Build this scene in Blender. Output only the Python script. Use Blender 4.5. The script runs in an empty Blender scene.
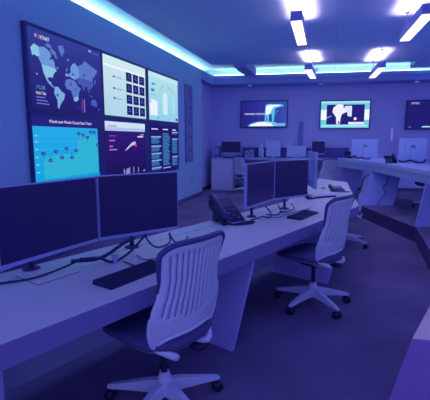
import bpy, bmesh, math, random
from mathutils import Vector, Matrix
random.seed(7)
SC = bpy.context.scene
COL = SC.collection
SC.view_settings.view_transform = 'Standard'
SC.view_settings.look = 'None'

# ------------------------------------------------------------------ materials
def lin(r, g, b):
    f = lambda c: (c/255/12.92) if c/255 <= .04045 else ((c/255+.055)/1.055)**2.4
    return (f(r), f(g), f(b), 1)

def pmat(name, col, rough=.5, metal=0, spec=.4, noise=None, emit=None, estr=0):
    """principled material; noise = (scale, amount) gives a procedural mottling"""
    m = bpy.data.materials.new(name); m.use_nodes = True
    nt = m.node_tree; b = nt.nodes['Principled BSDF']
    b.inputs['Base Color'].default_value = col
    b.inputs['Roughness'].default_value = rough
    b.inputs['Metallic'].default_value = metal
    b.inputs['Specular IOR Level'].default_value = spec
    if emit:
        b.inputs['Emission Color'].default_value = emit
        b.inputs['Emission Strength'].default_value = estr
    if noise:
        tc = nt.nodes.new('ShaderNodeTexCoord')
        n = nt.nodes.new('ShaderNodeTexNoise'); n.inputs['Scale'].default_value = noise[0]
        n.inputs['Detail'].default_value = 6
        nt.links.new(tc.outputs['Object'], n.inputs['Vector'])
        mx = nt.nodes.new('ShaderNodeMix'); mx.data_type = 'RGBA'
        a = noise[1]
        mx.inputs[6].default_value = tuple(c*(1-a) for c in col[:3])+(1,)
        mx.inputs[7].default_value = tuple(min(1, c*(1+a)) for c in col[:3])+(1,)
        nt.links.new(n.outputs['Fac'], mx.inputs[0])
        nt.links.new(mx.outputs[2], b.inputs['Base Color'])
    return m

def emat(name, col, s=1.0):
    m = bpy.data.materials.new(name); m.use_nodes = True
    nt = m.node_tree; nt.nodes.clear()
    o = nt.nodes.new('ShaderNodeOutputMaterial'); e = nt.nodes.new('ShaderNodeEmission')
    e.inputs[0].default_value = col; e.inputs[1].default_value = s
    nt.links.new(e.outputs[0], o.inputs[0])
    return m

def ceiling_mat(name, col, line):
    """painted panels with thin joint lines"""
    m = bpy.data.materials.new(name); m.use_nodes = True
    nt = m.node_tree; b = nt.nodes['Principled BSDF']
    b.inputs['Roughness'].default_value = .75; b.inputs['Specular IOR Level'].default_value = .2
    tc = nt.nodes.new('ShaderNodeTexCoord')
    br = nt.nodes.new('ShaderNodeTexBrick')
    br.offset = 0; br.inputs['Scale'].default_value = 1
    br.inputs['Color1'].default_value = col; br.inputs['Color2'].default_value = tuple(c*.97 for c in col[:3])+(1,)
    br.inputs['Mortar'].default_value = line
    br.inputs['Mortar Size'].default_value = .005
    br.inputs['Brick Width'].default_value = 1.2; br.inputs['Row Height'].default_value = 1.2
    nt.links.new(tc.outputs['Object'], br.inputs['Vector'])
    nt.links.new(br.outputs['Color'], b.inputs['Base Color'])
    return m

def carpet_mat():
    m = bpy.data.materials.new('carpet'); m.use_nodes = True
    nt = m.node_tree; b = nt.nodes['Principled BSDF']
    b.inputs['Roughness'].default_value = .95; b.inputs['Specular IOR Level'].default_value = .1
    tc = nt.nodes.new('ShaderNodeTexCoord')
    n1 = nt.nodes.new('ShaderNodeTexNoise'); n1.inputs['Scale'].default_value = 90; n1.inputs['Detail'].default_value = 8
    n2 = nt.nodes.new('ShaderNodeTexNoise'); n2.inputs['Scale'].default_value = 1.3
    for n in (n1, n2): nt.links.new(tc.outputs['Object'], n.inputs['Vector'])
    ad = nt.nodes.new('ShaderNodeMath'); ad.operation = 'MULTIPLY'
    nt.links.new(n1.outputs['Fac'], ad.inputs[0]); nt.links.new(n2.outputs['Fac'], ad.inputs[1])
    r = nt.nodes.new('ShaderNodeValToRGB')
    r.color_ramp.elements[0].position = .12; r.color_ramp.elements[0].color = CARPET_A
    r.color_ramp.elements[1].position = .42; r.color_ramp.elements[1].color = CARPET_B
    nt.links.new(ad.outputs[0], r.inputs[0]); nt.links.new(r.outputs[0], b.inputs['Base Color'])
    bp = nt.nodes.new('ShaderNodeBump'); bp.inputs['Strength'].default_value = .3; bp.inputs['Distance'].default_value = .004
    nt.links.new(n1.outputs['Fac'], bp.inputs['Height']); nt.links.new(bp.outputs[0], b.inputs['Normal'])
    return m

CARPET_A = (.14, .105, .22, 1); CARPET_B = (.28, .20, .40, 1)
M = {}
M['carpet'] = carpet_mat()
M['riser'] = pmat('riser_carpet', (.075, .06, .19, 1), .9, noise=(60, .15))
M['wall'] = pmat('wall_paint', (.38, .60, .84, 1), .8, spec=.2, noise=(2, .03))
M['wall_back'] = pmat('back_wall_paint', (.52, .53, .92, 1), .8, spec=.2, noise=(2, .03))
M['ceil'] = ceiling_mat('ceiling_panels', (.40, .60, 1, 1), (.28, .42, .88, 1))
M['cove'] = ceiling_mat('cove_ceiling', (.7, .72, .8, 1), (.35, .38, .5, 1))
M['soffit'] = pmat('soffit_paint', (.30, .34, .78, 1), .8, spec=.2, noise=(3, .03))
M['base'] = pmat('baseboard_paint', (.10, .09, .25, 1), .6, noise=(20, .05))
M['desk'] = pmat('desk_laminate', (.78, .68, .74, 1), .38, spec=.35, noise=(4, .025))
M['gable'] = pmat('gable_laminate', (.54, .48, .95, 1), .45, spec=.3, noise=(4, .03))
M['dcounter'] = pmat('counter_laminate', (.48, .52, .84, 1), .4, spec=.35, noise=(4, .03))
M['fascia_shade'] = pmat('fascia_shaded_laminate', (.27, .24, .52, 1), .45, spec=.3, noise=(4, .03))  # darker than the worktop: shade on the desk front put into the colour
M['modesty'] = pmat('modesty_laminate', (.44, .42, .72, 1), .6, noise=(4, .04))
M['seam'] = pmat('seam_dark', (.08, .07, .24, 1), .6, noise=(30, .05))  # plain dark tone for joints, outlet and partition rail
M['plastic'] = pmat('chair_plastic', (.80, .82, 1, 1), .42, spec=.4, noise=(12, .02))
M['membrane'] = pmat('back_membrane', (.50, .50, .86, 1), .7, spec=.2, noise=(30, .03))
M['cabinet'] = pmat('cabinet_laminate', (.76, .74, .98, 1), .45, spec=.3, noise=(4, .03))
M['gable2'] = pmat('counter_gable_laminate', (.38, .40, .84, 1), .45, spec=.3, noise=(4, .03))
M['chairbase'] = pmat('chair_base_plastic', (.72, .74, .98, 1), .4, spec=.4, noise=(12, .02))
M['rim'] = pmat('chair_rim_rubber', (.085, .075, .26, 1), .5, noise=(30, .06))
M['fabric'] = pmat('seat_fabric', (.10, .085, .26, 1), .9, noise=(120, .2))
M['seatpan'] = pmat('seat_pan_plastic', (.26, .25, .52, 1), .5, noise=(14, .03))
M['dark'] = pmat('dark_plastic', (.022, .018, .095, 1), .5, noise=(40, .1))
M['dark2'] = pmat('dark_plastic_grey', (.05, .042, .17, 1), .45, noise=(40, .1))
M['silver'] = pmat('monitor_silver', (.36, .42, .74, 1), .4, spec=.4, noise=(10, .02))
M['pale'] = pmat('pale_monitor_case', (.56, .68, 1, 1), .4, spec=.4, noise=(10, .02))
M['screen'] = pmat('monitor_screen_haze', lin(26, 22, 78), .28, spec=.25, noise=(3, .03), emit=lin(23, 17, 74), estr=.5)  # faint blue emission paints a haze lift over the dark screens
M['cable'] = pmat('cable_rubber', (.03, .024, .12, 1), .5, noise=(50, .1))
M['cablelight'] = pmat('cable_blue', (.16, .15, .45, 1), .5, noise=(50, .1))
M['paper'] = pmat('paper_white', (.8, .68, .86, 1), .7, noise=(6, .02))
M['partition'] = pmat('partition_fabric', (.11, .09, .36, 1), .9, noise=(90, .12))
M['lcd'] = pmat('phone_display', (.22, .26, .62, 1), .25, noise=(10, .03))
M['key'] = pmat('key_caps', (.035, .03, .13, 1), .5, noise=(60, .1))
M['bluepost'] = pmat('blue_banner_fabric', (.16, .24, .62, 1), .5, noise=(8, .06))
M['pale_tube'] = pmat('pale_tube_glow', (.6, .6, .85, 1), .25, noise=(5, .04), emit=lin(120, 120, 205), estr=.5)
M['pend'] = pmat('pendant_housing', (.2, .23, .55, 1), .5, spec=.3, noise=(9, .03))
M['pend_glow'] = emat('pendant_diffuser', (1, .9, 1, 1), 2.2)
M['pend_up'] = emat('pendant_uplight', (1, .6, .62, 1), 5)
M['led'] = emat('led_cyan', (.42, .92, 1, 1), 9)
M['led_back'] = emat('led_cyan_back', (.44, .94, 1, 1), 9)
M['wire'] = pmat('wire_steel', (.03, .03, .12, 1), .5, metal=0, noise=(20, .05))
M['bezel'] = pmat('display_bezel', (.055, .055, .24, 1), .4, noise=(12, .06))
M['art'] = pmat('art_panel_print', (.17, .19, .5, 1), .6, noise=(6, .1))
M['artring'] = pmat('art_panel_rings', (.36, .40, .78, 1), .6, noise=(6, .1))
_em = {}
def scr(r, g, b):
    k = (r, g, b)
    if k not in _em: _em[k] = emat('screen_glow_%d_%d_%d' % k, lin(r, g, b), 1.0)
    return _em[k]

# ------------------------------------------------------------------ mesh builder
class MB:
    def __init__(s):
        s.bm = bmesh.new(); s.mats = []
    def mi(s, m):
        if m not in s.mats: s.mats.append(m)
        return s.mats.index(m)
    def _mark(s, faces, m, smooth=False):
        k = s.mi(m)
        for f in faces: f.material_index = k; f.smooth = smooth
    def box(s, c, d, m, rz=0, rx=0, ry=0, bev=0):
        t = bmesh.new()
        bmesh.ops.create_cube(t, size=1)
        for v in t.verts: v.co = Vector((v.co.x*d[0], v.co.y*d[1], v.co.z*d[2]))
        if bev: bmesh.ops.bevel(t, geom=t.edges[:], offset=bev, segments=2, affect='EDGES', profile=.6)
        R = Matrix.Rotation(rz, 3, 'Z') @ Matrix.Rotation(ry, 3, 'Y') @ Matrix.Rotation(rx, 3, 'X')
        vm = {v: s.bm.verts.new(R @ v.co + Vector(c)) for v in t.verts}
        fs = [s.bm.faces.new([vm[v] for v in f.verts]) for f in t.faces]
        t.free(); s._mark(fs, m); return s
    def poly(s, pts, m):
        f = s.bm.faces.new([s.bm.verts.new(p) for p in pts]); s._mark([f], m); return s
    def hexa(s, a, b, m):
        """solid between two quads/polygons a and b with matching vertex order"""
        A = [s.bm.verts.new(p) for p in a]; B = [s.bm.verts.new(p) for p in b]
        n = len(A); fs = [s.bm.faces.new(A[::-1]), s.bm.faces.new(B)]
        for i in range(n): fs.append(s.bm.faces.new([A[i], A[(i+1) % n], B[(i+1) % n], B[i]]))
        s._mark(fs, m); return s
    def prism(s, poly, z0, z1, m):
        return s.hexa([(x, y, z0) for x, y in poly], [(x, y, z1) for x, y in poly], m)
    def tube(s, pts, rad, m, n=8, flat=1.0, cap=True):
        pts = [Vector(p) for p in pts]
        if not isinstance(rad, (list, tuple)): rad = [rad]*len(pts)
        rings = []; up = Vector((0, 0, 1)); prev = None
        for i, p in enumerate(pts):
            d = (pts[min(i+1, len(pts)-1)]-pts[max(i-1, 0)]).normalized()
            if prev is None:
                a = up if abs(d.z) < .95 else Vector((1, 0, 0))
                u = d.cross(a).normalized()
            else:
                u = (prev-d*prev.dot(d)).normalized()
            prev = u; w = d.cross(u)
            rings.append([s.bm.verts.new(p+(u*math.cos(2*math.pi*k/n)+w*math.sin(2*math.pi*k/n)*flat)*rad[i]) for k in range(n)])
        fs = []
        for a, b in zip(rings, rings[1:]):
            for k in range(n): fs.append(s.bm.faces.new([a[k], a[(k+1) % n], b[(k+1) % n], b[k]]))
        if cap: fs += [s.bm.faces.new(rings[0][::-1]), s.bm.faces.new(rings[-1])]
        s._mark(fs, m, True); return s
    def lathe(s, prof, m, c=(0, 0, 0), n=20, axis='Z'):
        rings = []
        for r, z in prof:
            ring = []
            for k in range(n):
                a = 2*math.pi*k/n; x, y = r*math.cos(a), r*math.sin(a)
                p = (x, y, z) if axis == 'Z' else ((z, x, y) if axis == 'X' else (x, z, y))
                ring.append(s.bm.verts.new(Vector(p)+Vector(c)))
            rings.append(ring)
        fs = []
        for a, b in zip(rings, rings[1:]):
            for k in range(n): fs.append(s.bm.faces.new([a[k], a[(k+1) % n], b[(k+1) % n], b[k]]))
        fs += [s.bm.faces.new(rings[0][::-1]), s.bm.faces.new(rings[-1])]
        s._mark(fs, m, True); return s
    def build(s, name, parent=None, loc=None, rz=None, normals=True):
        if normals: bmesh.ops.recalc_face_normals(s.bm, faces=s.bm.faces[:])
        me = bpy.data.meshes.new(name); s.bm.to_mesh(me); s.bm.free()
        for m in s.mats: me.materials.append(m)
        o = bpy.data.objects.new(name, me); COL.objects.link(o)
        if parent: o.parent = parent
        if loc: o.location = loc
        if rz is not None: o.rotation_euler.z = rz
        return o

def thing(name, label, cat, loc=(0, 0, 0), rz=0, group=None):
    o = bpy.data.objects.new(name, None); COL.objects.link(o)
    o.empty_display_size = .1
    o.location = loc; o.rotation_euler = (0, 0, rz)
    return tag(o, label, cat, group)
def tag(o, label, cat, group=None):
    o['label'] = label; o['category'] = cat
    if group: o['group'] = group
    return o
def struct(o):
    o['kind'] = 'structure'; return o
def copy_tree(o, parent=None):
    c = o.copy(); COL.objects.link(c); c.parent = parent
    for ch in list(o.children): copy_tree(ch, c)
    return c
def smooth_path(pts, n=6):
    """Catmull-Rom"""
    P = [Vector(p) for p in pts]; out = []
    for i in range(len(P)-1):
        p0, p1, p2, p3 = P[max(i-1, 0)], P[i], P[i+1], P[min(i+2, len(P)-1)]
        for k in range(n):
            t = k/n
            out.append(.5*((2*p1)+(p2-p0)*t+(2*p0-5*p1+4*p2-p3)*t*t+(3*p1-p0-3*p2+p3)*t**3))
    out.append(P[-1]); return out
def text_mesh(name, body, size, m, parent, mat4, align='LEFT', width=None):
    c = bpy.data.curves.new(name, 'FONT'); c.body = body; c.size = size; c.align_x = align
    c.resolution_u = 3
    t = bpy.data.objects.new(name, c); COL.objects.link(t)
    bpy.context.view_layer.update()
    me = bpy.data.meshes.new_from_object(t.evaluated_get(bpy.context.evaluated_depsgraph_get()))
    bpy.data.objects.remove(t); bpy.data.curves.remove(c)
    if width:
        xs = [v.co.x for v in me.vertices]; k = width/max(1e-6, max(xs)-min(xs))
        for v in me.vertices: v.co.x *= k
    me.materials.clear(); me.materials.append(m)
    o = bpy.data.objects.new(name, me); COL.objects.link(o)
    o.parent = parent; o.matrix_local = mat4
    return o

# ------------------------------------------------------------------ camera
H = 1.5; F = 400.0
PITCH = math.atan((200-139)/F); YAW = math.atan((332-215)*math.cos(PITCH)/F)
cam = bpy.data.cameras.new('camera'); co = bpy.data.objects.new('camera', cam); COL.objects.link(co)
cam.sensor_fit = 'HORIZONTAL'; cam.sensor_width = 36; cam.lens = 36*F/430; cam.clip_start = .05
co.location = (0, 0, H); co.rotation_euler = (math.pi/2-PITCH, 0, YAW)
SC.camera = co

# ------------------------------------------------------------------ room shell
XL = -3.35; LIPZ = 3.29; RAFTZ = 3.34; TOPZ = 3.47
ANG = math.radians(6); bx_, by_ = math.cos(ANG), math.sin(ANG)
def back(s, d, z=None):        # frame of the back wall: s along it, d towards the room
    x, y = -4.2+s*bx_+d*by_, 12.0+s*by_-d*bx_
    return (x, y) if z is None else (x, y, z)
def lip(x): return 11.40+(x+3.35)*math.tan(ANG)     # y of the lip of the back soffit
RX = 6.5; Y0 = -1.6

b = MB(); b.prism([(-4.2, Y0), (RX, Y0), (RX, 14), (-4.2, 14)], -.1, 0, M['carpet']); struct(b.build('floor'))
edge = [(1.12, Y0), (1.15, 5.0), (1.235, 6.3), (.59, 8.15), (-.1, 10.0)]
plat = edge+[(RX, 10.6), (RX, Y0)]
b = MB()
n = len(plat)
b.poly([(x, y, .22) for x, y in plat], M['carpet'])
b.poly([(x, y, 0) for x, y in plat], M['riser'])
for i in range(n):
    p, q = plat[i], plat[(i+1) % n]
    b.poly([(p[0], p[1], 0), (q[0], q[1], 0), (q[0], q[1], .22), (p[0], p[1], .22)], M['riser'])
struct(b.build('floor_platform'))

b = MB()
b.hexa([(XL, Y0, 0), (XL, 10.3, 0), (-3.95, 10.3, 0), (-3.95, Y0, 0)], [(XL, Y0, LIPZ), (XL, 10.3, LIPZ), (-3.95, 10.3, LIPZ), (-3.95, Y0, LIPZ)], M['wall'])
b.box((-3.9, 6, (LIPZ+TOPZ)/2), (.1, 15.2, TOPZ-LIPZ), M['cove'])
struct(b.build('wall_left'))
b = MB()
yb = back(.57, 0)[1]
b.hexa([(-3.6, 10.3, 0), (-3.6, 12.2, 0), (-3.75, 12.2, 0), (-3.75, 10.3, 0)], [(-3.6, 10.3, 3.05), (-3.6, 12.2, 3.05), (-3.75, 12.2, 3.05), (-3.75, 10.3, 3.05)], M['wall_back'])
struct(b.build('wall_recess'))
b = MB()
b.prism([back(.3, 0), back(11, 0), back(11, -.15), back(.3, -.15)], 0, 3.05, M['wall_back'])
struct(b.build('wall_back'))
# soffit with its lip, cove back
b = MB()
def lipline(x, off=0): return (x, lip(x)-off)
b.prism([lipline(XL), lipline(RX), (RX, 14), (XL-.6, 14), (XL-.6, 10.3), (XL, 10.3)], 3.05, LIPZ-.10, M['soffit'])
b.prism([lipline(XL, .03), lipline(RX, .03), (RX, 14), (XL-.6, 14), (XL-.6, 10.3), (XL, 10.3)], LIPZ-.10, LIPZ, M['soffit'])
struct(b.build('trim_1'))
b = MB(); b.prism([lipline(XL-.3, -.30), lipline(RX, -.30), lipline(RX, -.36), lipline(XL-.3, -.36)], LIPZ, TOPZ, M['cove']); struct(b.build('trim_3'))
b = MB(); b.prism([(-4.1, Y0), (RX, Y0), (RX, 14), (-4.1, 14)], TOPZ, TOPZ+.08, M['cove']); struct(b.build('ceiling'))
# the lowered central raft
b = MB()
RXL = -2.98
def raft_y(x): return 10.14+(x+2.2)*.2
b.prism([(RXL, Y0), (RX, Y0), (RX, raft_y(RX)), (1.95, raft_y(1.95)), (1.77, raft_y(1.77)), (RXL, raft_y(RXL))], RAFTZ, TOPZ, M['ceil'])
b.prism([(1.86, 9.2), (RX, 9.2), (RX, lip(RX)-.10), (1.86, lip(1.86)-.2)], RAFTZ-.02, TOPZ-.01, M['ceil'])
struct(b.build('ceiling_raft'))
# beam over the cove
b = MB()
b.prism([(-2.42, raft_y(-2.4)-.05), (-2.12, raft_y(-2.12)-.05), (-2.12, lip(-2.12)-.03), (-2.42, lip(-2.42)-.03)], LIPZ-.03, TOPZ-.01, M['soffit'])
struct(b.build('trim_2'))
# baseboards
b = MB(); b.box((XL+.008, 4.35, .045), (.016, 11.9, .09), M['base']); b.box((XL-.12, 10.308, .045), (.27, .016, .09), M['base']); struct(b.build('baseboard_left'))
b = MB(); b.box((-3.592, 11.2, .045), (.016, 1.75, .09), M['base']); struct(b.build('baseboard_recess'))
b = MB(); b.prism([back(.65, .016), back(11, .016), back(11, 0), back(.65, 0)], 0, .09, M['base']); struct(b.build('baseboard_back'))

# LED strips lying in the coves
b = MB(); b.box((XL-.31, 4.95, LIPZ+.012), (.16, 12.9, .02), M['led'])
tag(b.build('led_strip'), 'cyan light strip hidden along the cove above the video wall', 'light strip')
b = MB()
x0, x1 = XL+.02, 6.2
b.hexa([(x0, lip(x0)+.03, LIPZ+.002), (x1, lip(x1)+.03, LIPZ+.002), (x1, lip(x1)+.10, LIPZ+.002), (x0, lip(x0)+.10, LIPZ+.002)],
       [(x0, lip(x0)+.03, LIPZ+.022), (x1, lip(x1)+.03, LIPZ+.022), (x1, lip(x1)+.10, LIPZ+.022), (x0, lip(x0)+.10, LIPZ+.022)], M['led_back'])
tag(b.build('led_strip'), 'bright cyan light strip along the cove over the back wall', 'light strip')

# downlights in the soffit
for i, (x, y, lb) in enumerate([(-2.36, 11.8, 'small recessed downlight above the back screen with a glowing shape'),
                               (-.37, 12.05, 'small recessed downlight above the cyan framed back screen, left of it'),
                               (2.15, 12.3, 'small recessed downlight above the dark screen cut by the right edge')]):
    t = thing('downlight', lb, 'ceiling light', (x, y, 3.05), 0, 'downlights in the back soffit')
    b = MB(); b.lathe([(.085, 0), (.085, -.012), (.06, -.012)], M['silver']); b.build('trim_ring', t)
    b = MB(); b.lathe([(.055, -.013), (.055, -.018), (.01, -.018)], emat('downlight_lens_%d' % i, lin(150, 150, 235), 1)); b.build('lens', t)

# ------------------------------------------------------------------ pendants
def pendant(x0, y0, x1, y1, lb, z=2.95, w=.15, h=.125):
    L = math.hypot(x1-x0, y1-y0); rz = math.atan2(y1-y0, x1-x0)-math.pi/2
    t = thing('pendant_light', lb, 'ceiling light', (x0, y0, z), rz, 'linear pendants under the ceiling')
    b = MB(); b.box((0, L/2, h/2+.004), (w, L, h-.008), M['pend'], bev=.004); b.build('housing', t)
    b = MB(); b.box((0, L/2, .001), (w-.014, L-.014, .006), M['pend_glow']); b.build('diffuser', t)
    b = MB(); b.poly([(-w/2+.012, .02, h+.001), (w/2-.012, .02, h+.001), (w/2-.012, L-.02, h+.001), (-w/2+.012, L-.02, h+.001)], M['pend_up']); b.build('uplight', t, normals=False)
    for yy in (.09, L-.09):
        b = MB(); b.tube([(0, yy, h), (0, yy, RAFTZ-z-.006)], .006, M['wire'], 6); b.lathe([(.03, RAFTZ-z-.02), (.03, RAFTZ-z-.001)], M['wire'], (0, yy, 0), 12); b.build('hanging_wire', t)
    return t
pendant(-.49, 5.33, -.51, 6.66, 'lit linear pendant nearest the camera in the left row of two')
pendant(-.55, 9.02, -.50, 10.3, 'lit linear pendant farther back in the left row, before the back cove')
pendant(.93, 9.2, .86, 10.6, 'lit linear pendant farther back in the right row, before the back cove')
pendant(1.03, 5.48, .98, 6.82, 'lit linear pendant nearest the camera in the right row, cut by the frame')

PENDANTS = [(-.49, 5.33, -.51, 6.66), (-.55, 9.02, -.50, 10.3), (.93, 9.2, .86, 10.6), (1.03, 5.48, .98, 6.82)]
# ------------------------------------------------------------------ video wall
DW, R1, R2 = 1.535, (1.815, 2.79), (.83, 1.815)
VY = 3.86
def disp(col, row, label):
    z0, z1 = (R1, R2)[row]
    t = thing('wall_display', label, 'screen', (XL, VY+col*DW, z0), 0, 'six displays of the video wall')
    h = z1-z0
    b = MB(); b.box((.03, DW/2, h/2), (.06, DW-.004, h-.004), M['bezel'], bev=.004); b.build('bezel_frame', t)
    return t, h
class Screen:
    """flat graphics on a display; u to the right, v up, in metres from the picture's lower left corner"""
    def __init__(s, t, mat, w, h):
        s.t, s.mat, s.w, s.h = t, mat, w, h
        s.lv = 0
    def rect(s, b, u0, v0, u1, v1, m, k=1):
        b.poly([s.mat(u0*s.w, v0*s.h, k), s.mat(u1*s.w, v0*s.h, k), s.mat(u1*s.w, v1*s.h, k), s.mat(u0*s.w, v1*s.h, k)], m)
    def shape(s, b, pts, m, k=1):
        b.poly([s.mat(u*s.w, v*s.h, k) for u, v in pts], m)
    def ell(s, b, u, v, ru, rv, m, k=1, n=16):
        b.poly([s.mat(u*s.w+ru*s.w*math.cos(2*math.pi*i/n), v*s.h+rv*s.h*math.sin(2*math.pi*i/n), k) for i in range(n)], m)
    def part(s, name, b): return b.build(name, s.t, normals=False)
    def text(s, name, body, u, v, size, m, width=None, k=2, align='LEFT'):
        o, p, q = (Vector(s.mat(u*s.w, v*s.h, k)), Vector(s.mat(u*s.w+1, v*s.h, k)), Vector(s.mat(u*s.w, v*s.h+1, k)))
        X, Y = p-o, q-o; Z = X.cross(Y)
        m4 = Matrix(((X.x, Y.x, Z.x, o.x), (X.y, Y.y, Z.y, o.y), (X.z, Y.z, Z.z, o.z), (0, 0, 0, 1)))
        return text_mesh(name, body, size, m, s.t, m4, align, width)
def wall_screen(t, h, l=.035, r=.035):
    return Screen(t, lambda u, v, k: (.061+.0012*k, l+u, .045+v), DW-l-r, h-.09)

# 1 world map
t, h = disp(0, 0, 'wall display with the pale blue world map, top left of the video wall')
s = wall_screen(t, h)
b = MB()
for i in range(10):
    f = i/9; s.rect(b, 0, i/10, 1, (i+1)/10, scr(int(36+f*16), int(32+f*30), int(118+f*34)), 0)
s.part('picture', b)
b = MB()
lt, md, dk, us, sa = scr(112, 150, 218), scr(92, 118, 200), scr(70, 88, 182), scr(136, 196, 228), scr(124, 172, 224)
WM = lambda pts: [((1.06*u-.075 if u < .5 else 1.2*u-.23), v*.93) for u, v in pts]
s.shape(b, WM([(.09, .80), (.13, .865), (.175, .84), (.185, .72), (.155, .70), (.13, .72), (.105, .70)]), us)
s.shape(b, WM([(.175, .84), (.24, .86), (.30, .82), (.315, .76), (.29, .70), (.33, .72), (.36, .66), (.40, .61), (.345, .60), (.20, .61), (.165, .70), (.185, .72)]), lt)
s.shape(b, WM([(.25, .90), (.285, .93), (.33, .90), (.31, .87), (.27, .87)]), md)
s.shape(b, WM([(.30, .86), (.335, .875), (.36, .80), (.33, .78)]), md)
s.shape(b, WM([(.345, .85), (.37, .84), (.385, .74), (.36, .75)]), md)
s.shape(b, WM([(.40, .94), (.46, .965), (.485, .90), (.45, .80), (.425, .84)]), md)
s.shape(b, WM([(.20, .61), (.345, .60), (.375, .575), (.335, .52), (.315, .45), (.30, .46), (.285, .46), (.255, .43), (.215, .50)]), us)
s.shape(b, WM([(.215, .50), (.255, .43), (.275, .39), (.30, .395), (.295, .36), (.315, .34), (.335, .31), (.32, .315), (.285, .345), (.25, .39)]), sa)
s.shape(b, WM([(.335, .33), (.375, .34), (.42, .28), (.46, .25), (.445, .17), (.405, .10), (.385, .05), (.375, -.0+.012), (.36, .03), (.36, .14), (.325, .24)]), sa)
s.shape(b, WM([(.555, .47), (.60, .495), (.665, .48), (.70, .40), (.735, .385), (.705, .31), (.70, .24), (.66, .16), (.635, .17), (.625, .25), (.61, .32), (.565, .33), (.54, .39)]), md)
s.shape(b, WM([(.645, .22), (.69, .25), (.70, .20), (.66, .155), (.638, .17)]), us)
s.shape(b, WM([(.55, .52), (.555, .57), (.59, .565), (.62, .60), (.61, .66), (.64, .73), (.67, .76), (.70, .72), (.72, .66), (.72, .55), (.67, .50), (.63, .51), (.60, .53)]), lt)
s.shape(b, WM([(.56, .61), (.58, .66), (.575, .60)]), lt)
s.shape(b, WM([(.72, .66), (.70, .72), (.76, .77), (.80, .84), (.86, .80), (.93, .76), (.97, .74), (.955, .68), (.93, .66), (.93, .60), (.90, .62), (.90, .54), (.72, .55)]), md)
s.shape(b, WM([(.72, .55), (.90, .54), (.905, .47), (.865, .40), (.84, .38), (.85, .33), (.825, .36), (.82, .42), (.79, .43), (.775, .34), (.755, .40), (.74, .44), (.70, .44), (.69, .50)]), dk)
s.shape(b, WM([(.915, .50), (.935, .58), (.945, .56), (.925, .49)]), md)
s.shape(b, WM([(.84, .30), (.90, .275), (.90, .26), (.845, .285)]), dk)
s.shape(b, WM([(.86, .20), (.885, .235), (.91, .23), (.925, .245), (.95, .17), (.935, .11), (.905, .13), (.865, .13)]), scr(66, 92, 196))
s.shape(b, WM([(.97, .10), (.985, .085), (.965, .05), (.96, .07)]), dk)
s.part('world_map', b)
for u, v, ru, rv, m_ in [(.312, .61, .016, .045, scr(44, 44, 132)), (.243, .39, .018, .03, scr(44, 44, 132)), (.31, .20, .014, .022, dk), (.54, .53, .016, .026, dk), (.71, .56, .02, .03, dk), (.50, .39, .016, .026, dk), (.57, .33, .014, .022, dk), (.476, .72, .008, .013, us), (.075, .43, .007, .011, us), (.54, .50, .01, .016, us)]:
    b = MB(); s.ell(b, u, v, ru, rv, m_, 2); s.part('map_marker', b)
b = MB()
s.rect(b, .655, .0, .665, .21, scr(92, 82, 176), 2); s.rect(b, .685, .0, .70, .20, scr(168, 110, 190), 2)
s.rect(b, .64, .02, .648, .16, scr(74, 66, 160), 2); s.rect(b, .56, .06, .63, .075, scr(60, 56, 150), 2)
s.part('bar_graph', b)
s.text('logo_lettering', 'F', .075, .885, .06, scr(240, 240, 255), k=3)
s.text('logo_lettering', 'RTINET', .130, .885, .06, scr(240, 240, 255), .165, k=3)
b = MB()
for q in range(3):
    for p in range(2): s.rect(b, .100+.012*p, .885+.015*q, .109+.012*p, .896+.015*q, scr(230, 60, 120), 3)
s.part('logo_mark', b)
s.text('figure_text', '110,288', .05, .245, .06, scr(80, 160, 225), .15)
s.text('figure_text', 'Attacks Today', .05, .175, .055, scr(235, 235, 255), .17)
b = MB()
for v, w in [(.13, .10), (.09, .13), (.05, .15)]: s.rect(b, .05, v, .05+w, v+.014, scr(110, 120, 205), 2)
s.part('caption_line', b)
b = MB(); s.rect(b, .80, .94, .84, .97, scr(150, 170, 230), 2); s.rect(b, .86, .935, .97, .95, scr(80, 100, 190), 2)
s.part('caption_line', b)

# 2 white page with a grid of dark tiles
t, h = disp(1, 0, 'wall display with a white page and a grid of dark tiles, top middle')
s = wall_screen(t, h, .03, .10)
b = MB()
for i in range(10):
    f = i/9; s.rect(b, 0, i/10, 1, (i+1)/10, scr(int(176+f*30), int(214+f*16), int(232+f*8)), 0)
s.part('picture', b)
b = MB(); s.rect(b, 0, .82, 1, .86, scr(238, 246, 255)); s.rect(b, 0, .88, 1, 1, scr(206, 234, 242)); s.part('page_header', b)
for r in range(4):
    for c in range(3):
        b = MB(); u = .49+c*.168; v = .045+r*.205
        s.rect(b, u, v, u+.142, v+.165, scr(36, 30, 112)); s.rect(b, u+.035, v+.06, u+.10, v+.075, scr(96, 110, 190), 2); s.rect(b, u+.05, v+.10, u+.085, v+.125, scr(86, 98, 180), 2)
        s.part('tile', b)
b = MB()
for v in (.66, .46, .29):
    s.rect(b, .19, v, .245, v+.035, scr(96, 120, 200)); s.rect(b, .27, v, .38, v+.03, scr(140, 190, 222)); s.rect(b, .40, v+.005, .47, v+.022, scr(160, 205, 228))
s.part('caption_line', b)

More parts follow.
